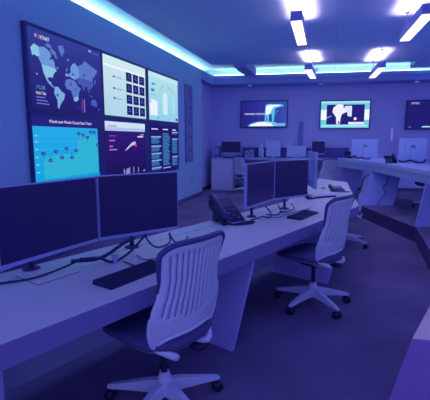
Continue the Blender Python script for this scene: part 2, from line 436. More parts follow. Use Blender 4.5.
# 3 pale page with pink arcs
t, h = disp(2, 0, 'wall display with a pale cyan page and thin pink arcs, top right')
s = wall_screen(t, h)
b = MB()
for i in range(10):
    f = i/9; s.rect(b, 0, i/10, 1, (i+1)/10, scr(int(150+f*26), int(208+f*18), int(238-f*2)), 0)
s.part('picture', b)
b = MB()
s.rect(b, 0, .90, 1, 1, scr(196, 232, 242)); s.rect(b, .02, .10, .26, .42, scr(232, 240, 250)); s.ell(b, .13, .30, .12, .14, scr(236, 242, 252), 2)
s.rect(b, .44, .15, .60, .55, scr(206, 236, 248)); s.ell(b, .52, .55, .085, .10, scr(206, 236, 248), 2); s.rect(b, .80, .2, .86, .55, scr(176, 226, 244))
s.part('page_panel', b)
for k, (a0, a1, ru, rv, cu, cv) in enumerate([(.1, 1.5, .26, .30, .60, .48), (1.7, 3.0, .2, .30, .52, .48), (.2, 1.4, .34, .20, .54, .55)]):
    b = MB(); P = [(cu+ru*math.cos(a0+(a1-a0)*i/10), cv+rv*math.sin(a0+(a1-a0)*i/10)) for i in range(11)]
    for p, q in zip(P, P[1:]): s.shape(b, [p, q, (q[0]-.012, q[1]+.03), (p[0]-.012, p[1]+.03)], scr(196, 176, 222), 3)
    s.part('pink_arc', b)
b = MB()
s.rect(b, .09, .74, .19, .775, scr(70, 130, 205)); s.part('caption_line', b); b = MB(); s.rect(b, .07, .60, .17, .66, scr(70, 130, 205)); s.rect(b, .06, .52, .21, .55, scr(150, 190, 226)); s.rect(b, .24, .045, .31, .07, scr(90, 150, 212))
s.rect(b, .90, .03, .965, .09, scr(40, 36, 130), 2); s.rect(b, .03, .36, .06, .40, scr(190, 90, 150), 3)
s.part('caption_line', b)

# 4 trend chart
t, h = disp(0, 1, 'wall display with the cyan trend chart, bottom left behind the near monitor')
s = wall_screen(t, h, .012, .19)
b = MB(); s.rect(b, 0, 0, 1, 1, scr(38, 34, 128), 0); s.part('picture', b)
b = MB()
for i in range(8): s.rect(b, .0, i*.108, 1, (i+1)*.108, scr(18+3*i, 160+i, 226+i), 1)
s.part('chart_ground', b)
b = MB()
mk = [(.115, .47), (.205, .38), (.285, .49), (.37, .405), (.445, .52), (.525, .40), (.595, .49), (.655, .72), (.73, .70), (.80, .67), (.865, .745), (.93, .745), (.985, .56)]
top = [(.115, .43), (.205, .42), (.285, .45), (.37, .44), (.445, .46), (.525, .43), (.595, .45), (.655, .66), (.73, .73), (.80, .71), (.865, .70), (.93, .70), (.985, .60)]
mk = [(u, v*1.08) for u, v in mk]; top = [(u, v*1.08) for u, v in top]
for p, q in zip(top, top[1:]): s.shape(b, [(p[0], .16), (q[0], .16), q, p], scr(48, 178, 214), 2)
s.part('chart_area', b)
b = MB()
for v in (.26, .36, .46, .56, .66, .74):
    s.rect(b, .03, v, .98, v+.004, scr(60, 190, 232), 3); s.rect(b, .02, v-.008, .05, v+.012, scr(120, 214, 240), 3)
s.part('grid_line', b)
for u, v in mk:
    b = MB(); s.ell(b, u, v, .03, .024, scr(30, 40, 128), 4); s.rect(b, u-.012, v-.006, u+.014, v+.008, scr(120, 150, 215), 5)
    d = -.052 if v > .45 else .048; s.rect(b, u-.006, v+d-.008, u+.006, v+d+.008, scr(30, 40, 128), 4); s.part('chart_marker', b)
b = MB()
for i in range(13):
    u = .07+i*.074; s.shape(b, [(u, .04), (u+.02, .04), (u+.07, .145), (u+.05, .145)], scr(24, 124, 200), 3)
s.part('axis_label', b)
s.text('title_text', 'Month over Month Closed Sales Trend', .22, .915, .055, scr(240, 240, 255), .88, k=3)

# 5 dark page
t, h = disp(1, 1, 'wall display with a dark purple page under a white header, bottom middle')
s = wall_screen(t, h, .014, .17)
b = MB()
for i in range(10):
    f = i/9; s.rect(b, 0, i/10, 1, (i+1)/10, scr(int(30+f*22), int(20+f*8), int(92+f*34)), 0)
s.part('picture', b)
b = MB(); s.rect(b, 0, .84, 1, 1, scr(176, 196, 236)); s.rect(b, 0, .90, 1, 1, scr(206, 226, 246), 2); s.rect(b, .05, .91, .26, .935, scr(190, 150, 205), 3); s.part('page_header', b)
b = MB()
s.shape(b, [(.43, .475), (.50, .54), (.62, .63), (.70, .655), (.735, .62), (.70, .59), (.61, .57), (.52, .515)], scr(190, 196, 226))
s.shape(b, [(.70, .60), (.755, .585), (.74, .545), (.70, .56)], scr(214, 70, 190), 2)
s.part('white_shape', b)
b = MB()
for u, v, w, c in [(.08, .74, .16, (84, 70, 170)), (.08, .66, .13, (196, 90, 196)), (.08, .56, .08, (200, 90, 190)), (.08, .50, .17, (140, 120, 200)), (.78, .73, .16, (214, 214, 244)), (.86, .77, .1, (150, 150, 220))]:
    s.rect(b, u, v, u+w, v+.025, scr(*c), 2)
s.part('caption_line', b)
for u, hh, w in [(.39, .10, .02), (.44, .07, .02), (.47, .10, .05), (.53, .12, .02), (.64, .12, .018), (.77, .10, .018), (.92, .03, .05)]: 
    b = MB(); s.rect(b, u, .05, u+w, .05+hh, scr(150, 150, 215), 2); s.part('graph_bar', b)

# 6 dark page with text columns
t, h = disp(2, 1, 'wall display with three columns of teal text on black, bottom right')
s = wall_screen(t, h)
b = MB(); s.rect(b, 0, 0, 1, 1, scr(32, 26, 104), 0); s.part('picture', b)
for cu, cw, blocks in [(.04, .31, [(.58, .73), (.41, .53), (.26, .37), (.10, .22), (.0, .06)]), (.41, .27, [(.10, .84)]), (.75, .22, [(.78, .84), (.34, .68), (.04, .26)])]:
    b = MB()
    s.rect(b, cu+.01, .90, cu+cw*.7, .925, scr(200, 206, 240), 2)
    for v0, v1 in blocks:
        if cw != .27: s.rect(b, cu, v1, cu+cw, v1+.03, scr(150, 162, 220), 2)
        v = v1-.03; k = 0
        while v > v0:
            w = cw*random.uniform(.72, 1.0); k += 1
            s.rect(b, cu, v, cu+w, v+.02, scr(58, 128, 194), 2); v -= .032
    if cw == .27: s.rect(b, cu+.0, .03, cu+cw, .055, scr(150, 162, 220), 2)
    s.part('text_column', b)

# art panel and socket on the left wall
t = thing('art_panel', 'tall narrow dim panel of swirl motifs on the left wall', 'wall art', (XL, 9.0, .95))
b = MB(); b.box((.01, .27, .91), (.02, .52, 1.84), M['art'], bev=.003); b.build('panel', t)
b = MB()
for z, r in [(.28, .19), (.62, .15), (.95, .2), (1.3, .14), (1.58, .18)]:
    for q in (1, .55):
        pts = [(.022, .25+r*q*math.cos(a)*.95, z+r*q*1.25*math.sin(a)) for a in [2*math.pi*i/28 for i in range(27)]]
        b.tube(pts, .012, M['artring'], 5)
b.build('swirl_motif', t)
t = thing('wall_socket', 'small wall socket low on the left wall under the swirl panel', 'socket', (XL, 9.5, .43))
b = MB(); b.box((.006, 0, 0), (.012, .085, .085), M['wall'], bev=.003); b.build('plate', t)
b = MB(); b.box((.012, 0, 0), (.004, .04, .03), M['seam']); b.build('outlet', t)

# ------------------------------------------------------------------ back wall TVs
def tv(s0, s1, z0, z1, label):
    c = back((s0+s1)/2, 0); w = s1-s0; hh = z1-z0
    t = thing('wall_television', label, 'television', (c[0], c[1], z0), ANG, 'televisions on the back wall')
    b = MB(); b.box((0, -.035, hh/2), (w, .07, hh), M['bezel'], bev=.005); b.build('bezel_frame', t)
    bz = .03
    return Screen(t, lambda u, v, k: (-w/2+bz+u, -.0712-.0012*k, bz+v), w-2*bz, hh-2*bz)
s = tv(1.51, 2.92, 1.83, 2.64, 'back wall television with a glowing cyan robot arm shape, the leftmost')
b = MB()
for i in range(8): s.rect(b, i/8, 0, (i+1)/8, 1, scr(40+i*2, 36+i*6, 138+i*5), 0)
s.part('picture', b)
b = MB()
s.shape(b, [(.14, .03), (.20, .12), (.34, .20), (.55, .23), (.72, .20), (.82, .12), (.82, .03)], scr(110, 190, 240), 1)
s.shape(b, [(.17, .03), (.24, .11), (.38, .18), (.52, .19), (.66, .15), (.72, .03)], scr(240, 252, 255), 2)
s.shape(b, [(.78, .03), (.80, .14), (.97, .15), (.97, .03)], scr(120, 170, 230), 1)
s.shape(b, [(.52, .20), (.52, .60), (.54, .86), (.60, .90), (.88, .88), (.93, .84), (.91, .80), (.80, .76), (.74, .70), (.72, .22), (.68, .20), (.67, .50), (.62, .50), (.61, .20), (.57, .20), (.56, .50), (.55, .20)], scr(90, 190, 240), 3)
s.shape(b, [(.54, .46), (.54, .80), (.60, .86), (.86, .85), (.84, .81), (.72, .78), (.68, .70), (.64, .52)], scr(236, 252, 255), 4)
s.shape(b, [(.70, .40), (.72, .55), (.78, .66), (.82, .64), (.76, .50), (.74, .38)], scr(60, 110, 200), 2)
s.part('glowing_shape', b)
s.text('caption_text', 'MONITORING THE ENTIRE', .07, .475, .075, scr(244, 246, 255), .60, k=6)
s = tv(3.84, 5.25, 1.79, 2.61, 'back wall television with a white figure in a cyan frame, the middle one')
b = MB(); s.rect(b, 0, 0, 1, 1, scr(112, 206, 232), 0); s.part('picture', b)
b = MB(); s.rect(b, .0, .30, .12, .68, scr(240, 250, 255), 1); s.rect(b, .90, .30, 1, .68, scr(240, 250, 255), 1); s.rect(b, .03, .06, .97, .10, scr(196, 236, 246), 1); s.rect(b, 0, .93, 1, 1, scr(176, 226, 240), 1); s.part('side_band', b)
b = MB(); s.rect(b, .12, .13, .90, .87, scr(38, 34, 126), 2); s.part('inner_picture', b)
b = MB()
s.shape(b, [(.28, .50), (.24, .60), (.26, .76), (.32, .86), (.40, .90), (.47, .84), (.46, .76), (.52, .68), (.54, .60), (.44, .52), (.42, .42), (.40, .14), (.33, .14), (.32, .40)], scr(246, 240, 255), 4)
s.shape(b, [(.47, .70), (.50, .82), (.64, .82), (.64, .42), (.56, .44), (.54, .60)], scr(224, 226, 252), 3)
s.rect(b, .58, .13, .90, .22, scr(236, 232, 252), 3); s.ell(b, .715, .34, .03, .055, scr(236, 240, 255), 4); s.shape(b, [(.12, .40), (.22, .46), (.22, .43), (.12, .36)], scr(150, 180, 236), 3)
s.shape(b, [(.35, .17), (.385, .28), (.40, .17)], scr(40, 36, 130), 5)
s.part('white_figure', b)
s = tv(6.21, 7.62, 1.76, 2.58, 'dark back wall television with a cyan swirl, cut by the right edge')
b = MB()
for i in range(8): s.rect(b, 0, i/8, 1, (i+1)/8, scr(34, 30, 112+i), 0)
s.part('picture', b)
b = MB()
for k, (r0, r1, c) in enumerate([(.15, .26, (70, 150, 226)), (.19, .24, (200, 240, 255))]):
    A = [1.9+i*2.6/14 for i in range(15)]
    for a0, a1 in zip(A, A[1:]):
        s.shape(b, [(.66+r0*.6*math.cos(a0), .58+r0*math.sin(a0)), (.66+r1*.6*math.cos(a0), .58+r1*math.sin(a0)), (.66+r1*.6*math.cos(a1), .58+r1*math.sin(a1)), (.66+r0*.6*math.cos(a1), .58+r0*math.sin(a1))], scr(*c), 1+k)
s.part('swirl', b)
s.text('logo_lettering', 'FORTINET', .06, .885, .08, scr(200, 210, 245), .22, k=3)
b = MB(); s.rect(b, .30, .045, .80, .09, scr(170, 214, 240), 2); s.rect(b, .04, .05, .09, .07, scr(130, 140, 210), 2)
for u in (.38, .45, .53, .6): s.rect(b, u, .10, u+.025, .12, scr(100, 150, 220), 2)
s.part('caption_line', b)

# ------------------------------------------------------------------ desks
D0 = Vector((-1.16, 1.12)); DD = Vector((.374, .927)); DP = Vector((-.927, .374))   # front line, its direction, towards the back
def dp(t_, p=0): v = D0+DD*t_+DP*p; return (v.x, v.y)
LEN = (Vector((.33, 4.81))-D0).length
DEP = .83
def gable(b, top0, top1, bot0, bot1, z1, th, m, z0=0.0, dirv=DD):
    o = Vector((dirv.x*th, dirv.y*th))
    a = [(top0[0], top0[1], z1), (top1[0], top1[1], z1), (bot1[0], bot1[1], z0), (bot0[0], bot0[1], z0)]
    c = [(p[0]+o.x, p[1]+o.y, p[2]) for p in a]
    b.hexa(a, c, m)
t = thing('control_desk', 'long white control desk carrying the two near pairs of monitors', 'desk', (0, 0, 0))
backI = (-.5, 4.95)
topA = [dp(-1.3), (.33, 4.81), backI, dp(-1.3, DEP)]
b = MB(); b.prism(topA, .715, .74, M['desk'])
o = b.build('worktop', t)
bev = o.modifiers.new('bevel', 'BEVEL'); bev.width = .004; bev.segments = 2; bev.limit_method = 'ANGLE'
b = MB(); b.prism([dp(-1.3, -.003), dp(LEN, -.003), dp(LEN, .0), dp(-1.3, .0)], .635, .7385, M['fascia_shade']); b.prism([dp(-1.3, .0), dp(LEN, .0), dp(LEN, .04), dp(-1.3, .04)], .635, .715, M['fascia_shade']); b.prism([dp(-1.3, .04), dp(LEN-.35, .04), dp(LEN-.35, DEP-.02), dp(-1.3, DEP-.02)], .66, .715, M['modesty']); b.build('shaded_front_fascia', t)  # front board carries the painted shade tone
b = MB(); b.prism([dp(-1.2, .72), dp(LEN-.35, .72), dp(LEN-.35, .74), dp(-1.2, .74)], .08, .63, M['modesty']); b.build('modesty_panel', t)
def gA(tt, lean, in0=.03, in1=.72):
    b = MB(); gable(b, dp(tt, in0), dp(tt, in1), dp(tt-lean, in0+.03), dp(tt-lean, in1), .63, .03, M['gable'], 0, DD); return b.build('leaning_gable', t)
gA(.12, .0, .36); gA(1.78, .22, .02); gA(LEN-.32, .40, .02)
fl = [(-1.45, 1.67), (-1.37, 1.92), (-1.60, 1.995), (-1.67, 1.755)]
b = MB(); b.prism(fl, .7395, .7425, M['seam']); cx_ = sum(p[0] for p in fl)/4; cy_ = sum(p[1] for p in fl)/4
fl2 = [(cx_+(x-cx_)*.985, cy_+(y-cy_)*.985) for x, y in fl]; b.prism(fl2, .7425, .7435, M['desk']); b.build('cable_flap', t)
# the hatch seams in the worktop and the foot of the near monitor lie on it
b = MB()
# joint along the rear of the worktop
b.prism([dp(-1.2, .66), dp(LEN-.1, .66), dp(LEN-.1, .664), dp(-1.2, .664)], .7395, .7408, M['seam'])
b.build('cable_flap_seam', t)

t = thing('control_desk', 'white desk section at the far end of the left run, with a telephone on it', 'desk', (0, 0, 0))
topC = [(.332, 4.815), (.29, 7.45), (-.16, 8.0), (-.5, 7.9), (-.5, 4.955)]
b = MB(); b.prism(topC, .63, .74, M['desk']); o = b.build('worktop', t)
bev = o.modifiers.new('bevel', 'BEVEL'); bev.width = .004; bev.segments = 2; bev.limit_method = 'ANGLE'
b = MB(); b.prism([(-.44, 5.0), (-.44, 7.7), (-.46, 7.7), (-.46, 5.0)], .08, .63, M['modesty']); b.build('modesty_panel', t)
for y, ln in [(5.45, -.2), (7.35, .2)]:
    b = MB(); gable(b, (.27, y), (-.42, y), (.24, y-ln), (-.42, y-ln), .63, .03, M['gable'], 0, Vector((0, 1))); b.build('leaning_gable', t)

# right-hand counter on the platform
PT = .22
A_, B_, C_ = Vector((1.72, 4.9)), Vector((.86, 8.55)), Vector((.17, 9.9))
t = thing('raised_counter', 'long pale counter on the raised platform with monitor backs on it', 'desk', (0, 0, 0))
dAB = (B_-A_).normalized(); nAB = Vector((dAB.y, -dAB.x)); dBC = (C_-B_).normalized(); nBC = Vector((dBC.y, -dBC.x))
mit = (nAB+nBC).normalized(); mit = mit/mit.dot(nAB)
def off(k): return [A_+nAB*k, B_+mit*k, C_+nBC*k]
def strip(b, k0, k1, z0, z1, m):
    f, r = off(k0), off(k1)
    for i in (0, 1):
        b.prism([tuple(f[i]), tuple(f[i+1]), tuple(r[i+1]), tuple(r[i])], z0, z1, m)
b = MB(); strip(b, -.02, .95, .975, 1.05, M['dcounter']); b.build('worktop', t)
b = MB(); strip(b, .01, .05, .85, .975, M['dcounter']); b.build('fascia_board', t)
def gD(top, bot, dirw, w, th=.03, z1=.86):
    b = MB(); d = Vector(dirw).normalized()
    perp = Vector((-d.y, d.x))
    gable(b, top, (top[0]+d.x*w, top[1]+d.y*w), bot, (bot[0]+d.x*w, bot[1]+d.y*w), z1, th, M['gable2'], PT, perp)
    return b.build('leaning_gable', t)
gD((.80, 8.72), (.60, 8.2), (1, .18), .6)
gD((1.36, 6.45), (1.245, 6.38), (1, .24), .62, .05)
gD((.22, 9.8), (.06, 9.75), (1, .45), .6)
b = MB(); b.tube(smooth_path([(1.12, 8.75, .80), (1.1, 8.6, .66), (1.02, 8.5, .56), (1.05, 8.42, .45), (.98, 8.3, .36), (.93, 8.28, .30), (.9, 8.22, .23)]), .007, M['cable'], 6); b.build('hanging_cable', t)

# nearest desk corner at lower right
t = thing('corner_desk', 'near desk corner with pinkish top at the lower right edge', 'desk', (0, 0, 0))
g0, g1 = Vector((.33, 1.6)), Vector((.46, 1.94))
gd = (g1-g0).normalized(); gp = Vector((gd.y, -gd.x))
P = [g0, g0+gd*1.9, g0+gd*1.9+gp*.8, g0+Vector((.8, .02))]
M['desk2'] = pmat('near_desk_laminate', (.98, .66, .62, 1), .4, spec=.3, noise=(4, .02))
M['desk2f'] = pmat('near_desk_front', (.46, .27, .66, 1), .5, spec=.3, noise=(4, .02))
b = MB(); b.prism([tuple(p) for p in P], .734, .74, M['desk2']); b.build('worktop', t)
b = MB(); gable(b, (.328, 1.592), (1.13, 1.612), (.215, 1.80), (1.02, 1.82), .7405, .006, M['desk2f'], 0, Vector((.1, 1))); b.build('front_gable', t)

# back counter with cabinet end along the back wall
t = thing('back_counter', 'white counter with cabinet end standing along the back wall', 'desk', (0, 0, 0))
b = MB(); b.prism([back(.73, .80), back(4.9, .80), back(4.9, .05), back(.73, .05)], .91, .95, M['dcounter']); b.build('worktop', t)
b = MB(); b.prism([back(.74, .78), back(1.38, .78), back(1.38, .08), back(.74, .08)], 0, .91, M['cabinet']); b.build('cabinet_end', t)
for s_ in (3.0, 4.83):
    b = MB(); b.prism([back(s_, .76), back(s_+.04, .76), back(s_+.04, .08), back(s_, .08)], 0, .91, M['gable']); b.build('support_panel', t)
b = MB(); b.prism([back(1.46, .12), back(4.8, .12), back(4.8, .10), back(1.46, .10)], .15, .91, M['modesty']); b.build('modesty_panel', t)
t = thing('desk_partition', 'low dark blue fabric partition along the rear of the back counter', 'partition', (*back(3.15, .10), .95), ANG)
b = MB(); b.box((0, 0, .14), (3.1, .04, .27), M['partition'], bev=.006); b.build('fabric_panel', t)
b = MB(); b.box((0, 0, .285), (3.12, .05, .02), M['seam'], bev=.004); b.build('top_rail', t)

# blue post and faintly glowing pale tube against the back wall
t = thing('wall_banner', 'narrow upright blue strip on the back wall between two televisions', 'wall strip', (*back(3.32, .02), 1.25), ANG)
b = MB(); b.box((0, -.012, .36), (.13, .024, .72), M['bluepost'], bev=.004); b.build('strip_panel', t)
b = MB(); b.box((0, -.012, .74), (.15, .04, .03), M['pend'], bev=.004); b.build('end_cap', t)
t = thing('wall_tube', 'slim upright pale tube on the back wall right of the middle television', 'wall light', (*back(5.86, .03), 1.45), ANG)
b = MB(); b.lathe([(.02, 0), (.03, .02), (.03, .34), (.02, .36)], M['pale_tube'], (0, -.05, 0), 16); b.build('glass_tube', t)
b = MB(); b.box((0, 0, .18), (.03, .05, .38), M['pend'], bev=.004); b.build('wall_bracket', t)

# ------------------------------------------------------------------ monitors
def monitor(label, L, R, deskz, zb, zt, logo=False, foot=(.26, .2), group=None, arm=0, foot_fwd=0.0, case='silver'):
    L, R = Vector(L), Vector(R); c = (L+R)/2; d = R-L; w = d.length
    rz = math.atan2(d.y, d.x); h = zt-zb; h0 = zb-deskz
    t = thing('computer_monitor', label, 'monitor', (c.x, c.y, deskz), rz, group)
    b = MB(); b.box((0, .016, h0+h/2), (w, .032, h), M[case], bev=.005)
    b.box((0, .045, h0+h*.5), (w*.62, .03, h*.6), M[case], bev=.008); b.build('housing', t)
    b = MB(); bz = .006
    b.poly([(-w/2+bz, -.0008, h0+.023), (w/2-bz, -.0008, h0+.023), (w/2-bz, -.0008, h0+h-bz), (-w/2+bz, -.0008, h0+h-bz)], M['screen']); b.build('screen', t, normals=False)
    if arm:
        zc_ = h0+h*.5; yp = arm
        b = MB(); b.tube([(0, yp, .012), (0, yp, zc_+.03)], .015, M['dark2'], 10); b.build('arm_pole', t)
        b = MB(); b.box((0, (yp+.06)/2, zc_), (.035, yp-.05, .03), M['dark2'], bev=.005); b.box((0, .066, zc_), (.1, .012, .1), M['dark2'], bev=.003); b.build('arm', t)
        b = MB(); b.lathe([(.05, 0), (.05, .008), (.03, .016)], M['dark2'], (0, yp, 0), 16); b.build('base_clamp', t)
    else:
        b = MB(); b.box((0, .085, (h0+h*.5)/2+.005), (.07, .022, h0+h*.5-.01), M[case], bev=.006); b.box((0, .07, h0+h*.45), (.1, .05, .1), M[case], bev=.006); b.build('stand_column', t)
        b = MB(); b.box((0, .09-foot_fwd, .006), (foot[0], foot[1], .012), M[case], bev=.004); b.build('foot', t)
    if logo:
        b = MB()
        pts = [(.034*math.cos(a), .0625, h0+h*.60+.034*math.sin(a)) for a in [2*math.pi*i/20 for i in range(21)]]
        b.tube(pts, .007, M['dark2'], 6)
        b.box((-.008, .0625, h0+h*.60+.004), (.007, .008, .036), M['dark2']); b.box((.004, .0625, h0+h*.60-.004), (.007, .008, .036), M['dark2'])
        b.build('round_logo', t)
    return t
G1 = 'monitors on the left control desk'
monitor('large dark monitor at the left edge of the photo, left one of the nearest pair', (-1.532, 1.515), (-1.385, 2.155), .74, .862, 1.272, group=G1, arm=.22)
monitor('large dark monitor behind the nearest keyboard, right one of the nearest pair', (-1.382, 2.16), (-1.03, 2.62), .74, .862, 1.275, group=G1, arm=.16)
monitor('dark monitor beside the desk telephone, left one of the second pair', (-.715, 3.50), (-.555, 4.11), .74, .87, 1.28, group=G1, arm=.10)
monitor('dark monitor behind the second keyboard, right one of the second pair', (-.55, 4.115), (-.235, 4.52), .74, .87, 1.28, group=G1, arm=.10)
monitor('pale monitor seen edge on at the far end of the left run', (-.16, 5.27), (-.29, 5.80), .74, .86, 1.33, foot=(.2, .16), group=G1)
G2 = 'monitors on the raised right counter'
ct = 1.05
def rot(c, ang, w):
    v = Vector((math.cos(ang), math.sin(ang)))*w/2; c = Vector(c); return c-v, c+v
for lb, c, a, zb, zt in [('pale monitor back with round logo on the far part of the raised counter', (.72, 9.85), 196, 1.08, 1.50),
                         ('pale monitor back with round logo on the raised counter, right of the telephone', (1.50, 8.55), 184, 1.09, 1.51),
                         ('pale monitor back on the raised counter cut by the right edge', (1.96, 7.85), 196, 1.09, 1.46)]:
    L, R = rot(c, math.radians(a), .60 if c[0] < 1 else .50)
    monitor(lb, L, R, ct, zb, zt, logo=c[0] < 1.9, group=G2, case='pale')
G3 = 'monitors on the back counter'
def bmon(s0, s1, d, zb, zt, lb, flip=False, twist=0):
    L, R = Vector(back(s0, d)), Vector(back(s1, d))
    c = (L+R)/2; v = (R-L)/2; ca, sa_ = math.cos(twist), math.sin(twist); v = Vector((v.x*ca-v.y*sa_, v.x*sa_+v.y*ca))
    L, R = c-v, c+v
    if flip: L, R = R, L
    return monitor(lb, L, R, .95, zb, zt, foot=(.22, .18), group=G3, case='pale')
bmon(1.0, 1.58, .55, 1.08, 1.43, 'small dark monitor on the white cabinet end of the back counter')
bmon(2.33, 2.74, .58, 1.0, 1.46, 'pale monitor back on the back counter, left of the two seen over the second pair', True)
bmon(2.92, 3.46, .60, .99, 1.31, 'low wide pale monitor back on the back counter, seen over the second pair', True)
bmon(3.60, 4.0, .55, 1.07, 1.44, 'small dark monitor on the back counter, seen left of the edge-on monitor top', False, .35)
bmon(2.08, 2.24, .60, .99, 1.36, 'slim pale monitor turned nearly edge on, left of the pale backs', True, 1.0)

# ------------------------------------------------------------------ keyboards
def keyboard(label, c, rz, z=.74, L=.45, W=.15, group='keyboards on the left control desk'):
    t = thing('keyboard', label, 'keyboard', (c[0], c[1], z), rz, group)
    b = MB(); b.hexa([(-L/2, -W/2, 0), (L/2, -W/2, 0), (L/2, W/2, 0), (-L/2, W/2, 0)],
                     [(-L/2+.004, -W/2+.004, .012), (L/2-.004, -W/2+.004, .012), (L/2-.004, W/2-.004, .024), (-L/2+.004, W/2-.004, .024)], M['dark']); b.build('case', t)
    b = MB()
    for r in range(6):
        for k in range(20):
            if k in (14, 18) and r < 5 and False: continue
            x = -L/2+.016+(k+.5)*(L-.032)/20; y = -W/2+.012+(r+.5)*(W-.024)/6
            zz = .012+(y+W/2)/W*.012
            b.box((x, y, zz+.003), (.017, .016, .006), M['key'])
    o = b.build('key_block', t); o['kind'] = 'stuff'
    return t
ud = math.atan2(.927, .374)
keyboard('black keyboard on the desk before the nearest pair of monitors', (-1.045, 1.955), math.atan2(.45, .18)+.06)
keyboard('black keyboard on the desk before the second pair of monitors', (-.245, 4.02), math.atan2(.6, .22)+.02)

# ------------------------------------------------------------------ telephones
def phone(label, c, rz, z, group, sc=1.0, zsc=1.0):
    """front edge along local x, screen side at +y raised"""
    t = thing('telephone', label, 'telephone', (c[0], c[1], z), rz, group); t.scale = (sc, sc, sc*zsc)
    W, Dp, hb = .26, .24, .17
    def pl(x, y, o=0): return (x, y, .02+o+(y+.11)/Dp*hb)
    b = MB()
    b.hexa([(-W/2, -.11, 0), (W/2, -.11, 0), (W/2-.01, .13, hb-.035), (-W/2+.01, .13, hb-.035)],
           [pl(-W/2, -.11), pl(W/2, -.11), pl(W/2-.01, .13), pl(-W/2+.01, .13)], M['dark']); b.build('body', t)
    b = MB(); b.hexa([(-.08, .05, 0), (.08, .05, 0), (.08, .13, 0), (-.08, .13, 0)], [(-.08, .07, .10), (.08, .07, .10), (.08, .10, .13), (-.08, .10, .13)], M['dark2']); b.build('stand_leg', t)
    b = MB(); pts = [pl(-.095, -.105, .03), pl(-.095, -.07, .045), pl(-.095, .0, .05), pl(-.095, .08, .05), pl(-.095, .125, .035)]
    b.tube(smooth_path(pts, 4), [.028]*4+[.024]*9+[.03]*4, M['dark2'], 10); b.build('handset', t)
    b = MB(); b.hexa([pl(-.045, .04, .001), pl(.11, .04, .001), pl(.11, .115, .001), pl(-.045, .115, .001)], [pl(-.045, .04, .004), pl(.11, .04, .004), pl(.11, .115, .004), pl(-.045, .115, .004)], M['dark2' if sc == 1 else 'lcd']); b.build('display', t)
    b = MB()
    for r in range(4):
        for k in range(4):
            p = pl(-.03+k*.036, -.075+r*.027, .003); b.box(p, (.024, .015, .006), M['cablelight' if (r+k) % 3 == 0 else 'dark2'], rx=math.atan(hb/Dp))
    b.build('button', t)
    b = MB(); b.box((0.02, -.112, .012), (.2, .006, .008), M['silver']); b.build('front_trim', t)
    b = MB(); b.tube(smooth_path([(-.1, -.11, .03), (-.06, -.16, .012), (.04, -.19, .01), (.13, -.2, .01), (.18, -.17, .01), (.13, -.14, .01), (.04, -.15, .01)], 6), .009, M['dark'], 6); b.build('coiled_cord', t)
    return t
G4 = 'desk telephones'
phone('black desk telephone standing left of the second pair of monitors', (-.90, 3.52), math.radians(52), .74, G4, 1.0, 1.05)
phone('black telephone with pale display at the far end of the left run', (.10, 6.15), math.radians(20), .74, G4, .8, .45)
phone('black telephone tilted on the raised counter between two monitor backs', (1.08, 8.2), math.radians(150), 1.05, G4, .75)
phone('dark telephone on the far left end of the raised counter', (.42, 10.02), math.radians(160), 1.05, G4, .85)

# ------------------------------------------------------------------ small desk items
t = thing('paper_sheet', 'white paper sheet on the desk before the edge-on monitor', 'paper', (-.02, 5.70, .741), math.radians(4))
b = MB(); b.box((0, 0, .001), (.23, .34, .002), M['paper']); b.build('sheet', t)
t = thing('computer_mouse', 'pale mouse at the far end of the left run, beside the telephone', 'mouse', (-.10, 6.35, .74))
b = MB(); b.lathe([(.034, 0), (.036, .01), (.03, .024), (.012, .032)], M['silver'], n=14); b.build('shell', t)
b = MB(); b.box((0, -.018, .028), (.008, .016, .008), M['dark2'], bev=.002); b.build('wheel', t)
def cable(label, pts, r, m='cable', cat='cable', name='monitor_cable', group='cables under the monitors'):
    b = MB(); b.tube(smooth_path(pts, 7), r, M[m], 7); return tag(b.build(name), label, cat, group)
zc = .748
cable('thick dark cable lying behind the stand foot of the left-edge monitor', [(-1.75, 1.55, zc), (-1.55, 1.72, zc), (-1.45, 1.9, .77), (-1.40, 1.99, .80)], .006)
cable('dark cable bundle under the seam of the nearest monitor pair', [(-1.42, 1.92, .80), (-1.36, 2.05, .775), (-1.31, 2.12, .79), (-1.27, 2.24, .83), (-1.23, 2.33, .85)], .011)
cable('dark cable dropping from the bundle to the clip below the first pair', [(-1.38, 1.97, .80), (-1.33, 2.06, .785), (-1.29, 2.10, .755), (-1.27, 2.12, zc)], .009)
cable('dark cable sloping up right from the clip below the first pair', [(-1.255, 2.15, zc), (-1.22, 2.24, .78), (-1.20, 2.36, .83), (-1.19, 2.42, .86)], .008)
cable('dark looped cable under the right monitor of the nearest pair', [(-1.19, 2.40, .86), (-1.15, 2.42, .79), (-1.10, 2.44, .77), (-1.06, 2.52, .785), (-1.08, 2.58, .84)], .006)
cable('dark cable tail right of the loop under the nearest pair', [(-1.08, 2.56, .84), (-1.04, 2.58, .775), (-1.0, 2.66, .76), (-1.02, 2.78, .77)], .006)
cable('thin keyboard cord curling on the desk behind the first keyboard', [(-1.22, 2.15, zc), (-1.16, 2.12, zc), (-1.10, 2.08, zc), (-1.09, 2.03, zc), (-1.05, 2.06, .755)], .004, 'cable')
cable('thin pale cord running along the desk above the first keyboard', [(-1.2, 2.3, zc), (-1.1, 2.22, zc), (-1.02, 2.3, zc), (-.98, 2.5, zc), (-1.0, 2.7, zc)], .004, 'cablelight')
t = thing('cable_clip', 'small pale cable clip standing under the nearest monitor pair', 'clip', (-1.265, 2.135, .74), .4)
b = MB(); b.box((0, 0, .022), (.035, .02, .044), M['silver'], bev=.004); b.build('body', t)
b = MB(); b.box((0, 0, .047), (.05, .03, .006), M['silver'], bev=.002); b.build('cap', t)
cable('tangled dark cable under the left monitor of the second pair', [(-.70, 3.62, zc), (-.62, 3.66, .77), (-.62, 3.78, .76), (-.55, 3.80, .75), (-.56, 3.95, .77), (-.62, 4.0, .82)], .007)
